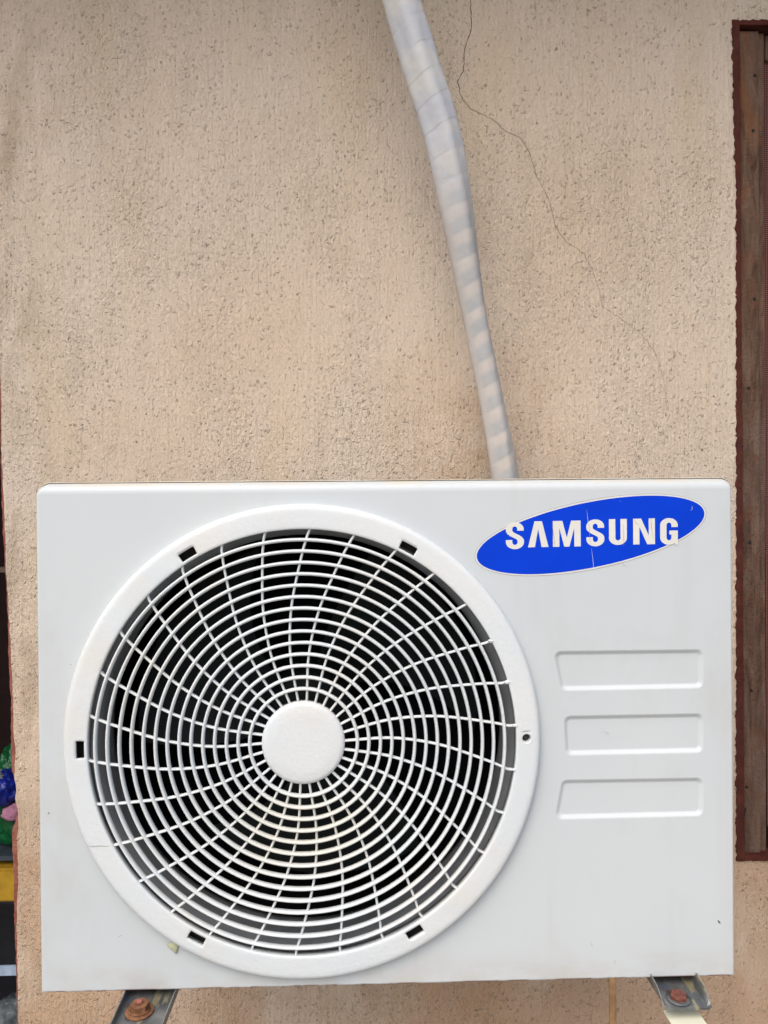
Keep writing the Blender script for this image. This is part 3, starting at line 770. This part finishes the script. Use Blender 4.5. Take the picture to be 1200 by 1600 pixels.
# ------------------------------------------------------------ storage seen past the left edge of the wall
def lump(name, c, s, mat, label, cat, seed, amp=.28):
    bm = bmesh.new(); bmesh.ops.create_icosphere(bm, subdivisions=5, radius=1)
    for v in bm.verts:
        q = v.co.copy(); k = 1+amp*noise.noise(q*1.6+Vector((seed, 0, 0)))+amp*.45*abs(noise.noise(q*4+Vector((0, seed, 0))))+.05*noise.noise(q*11)
        v.co = Vector((q.x*s[0]*k, q.y*s[1]*k, max(q.z*k, -.86)*s[2]))+Vector(c)
    mb = MB(); mb.addbm(bm, smooth=True); o = mb.build(name, mat); tagit(o, label, cat); return o
rack = thing('storage_rack', (-1.25, 1.30, -1.35), 'dark slatted storage rack past the left edge of the wall', 'rack')
SHD = simple('rack_black', (.018, .018, .022), .5)
for z0, z1, mt, nm in [(-.685, -.672, simple('rack_slate', (.035, .045, .06), .4), 'shelf'), (-.800, -.790, SHD, 'shelf'), (-1.20, -1.185, SHD, 'shelf')]:
    mb = MB(); mb.box((-1.75, 1.215, z0), (-.80, 1.55, z1), .002); mb.build(nm, mt, rack)
for x in (-1.74, -.82):
    for y in (1.22, 1.53):
        mb = MB(); mb.box((x, y, -1.35), (x+.02, y+.02, -.2)); mb.build('post', SHD, rack)
mb = MB(); mb.box((-1.74, 1.555, -1.35), (-.80, 1.565, -.60)); mb.build('black_backing', SHD, rack)  # sheet added so the open space in the rack turns black
mb = MB(); mb.box((-1.72, 1.205, -.9895), (-.80, 1.214, -.963), .002); mb.build('edge_bar', simple('pale_blue_bar', (.32, .40, .54), .5), rack)
mb = MB(); mb.box((-1.70, 1.20, -.7885), (-.85, 1.50, -.6995), .006); o = mb.build('plastic_crate', simple('yellow_plastic', (.36, .21, .012), .6, .25)); tagit(o, 'yellow plastic crate low on the dark rack at the left edge', 'crate')
lump('plastic_bag', (-1.02, 1.33, -.575), (.105, .10, .105), simple('green_plastic', (.004, .085, .025), .35, .5, 12), 'green plastic bag at the left edge, below the blue bag', 'bag', 2.2)
lump('plastic_bag', (-1.018, 1.30, -.455), (.032, .04, .055), bpy.data.materials['green_plastic'], 'small green bag peeking out above the blue bag beside the wall edge', 'bag', 5.1)
lump('plastic_bag', (-1.01, 1.25, -.500), (.055, .05, .046), simple('blue_plastic', (.004, .012, .17), .35, .5, 14), 'deep blue plastic bag between the green bags at the left edge', 'bag', 8.4)
lump('cloth', (-.972, 1.225, -.556), (.034, .03, .022), simple('pink_cloth', (.34, .15, .23), .8, .2, 30), 'pink cloth tucked under the blue bag', 'cloth', 3.7)
lump('plastic_scrap', (-1.040, 1.24, -.468), (.034, .03, .022), simple('grey_white_plastic', (.20, .21, .22), .6, .4, 30), 'grey white plastic scrap on top of the blue bag', 'plastic', 1.4)
lump('plastic_wrap', (-1.002, 1.28, -1.150), (.055, .05, .060), simple('pale_wrap', (.10, .12, .13), .4, .5, 25), 'grey crumpled plastic wrap at the lower left corner', 'plastic wrap', 6.6, .25)
lump('pot', (-1.015, 1.40, -1.12), (.035, .05, .035), simple('brown_clay', (.16, .06, .045), .7), 'reddish brown pot behind the crumpled plastic wrap', 'pot', 9.2, .1)
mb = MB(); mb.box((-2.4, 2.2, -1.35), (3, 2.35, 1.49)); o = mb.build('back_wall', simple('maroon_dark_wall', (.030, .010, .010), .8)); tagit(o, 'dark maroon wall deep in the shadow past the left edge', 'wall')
mb = MB(); mb.box((-2.5, .30, -1.35), (-2.4, 2.35, 1.49)); o = mb.build('shading_wall', bpy.data.materials['maroon_dark_wall']); tagit(o, 'unseen side wall added to darken the space left of the plastered wall', 'wall')  # out-of-view wall added to keep daylight off the space behind
mb = MB(); mb.box((-1.6, 1.30, .086), (-.80, 1.34, .100)); o = mb.build('wooden_batten', simple('batten_brown', (.16, .10, .07), .7)); tagit(o, 'thin brown batten across the dark gap beside the wall, at the unit top', 'batten')
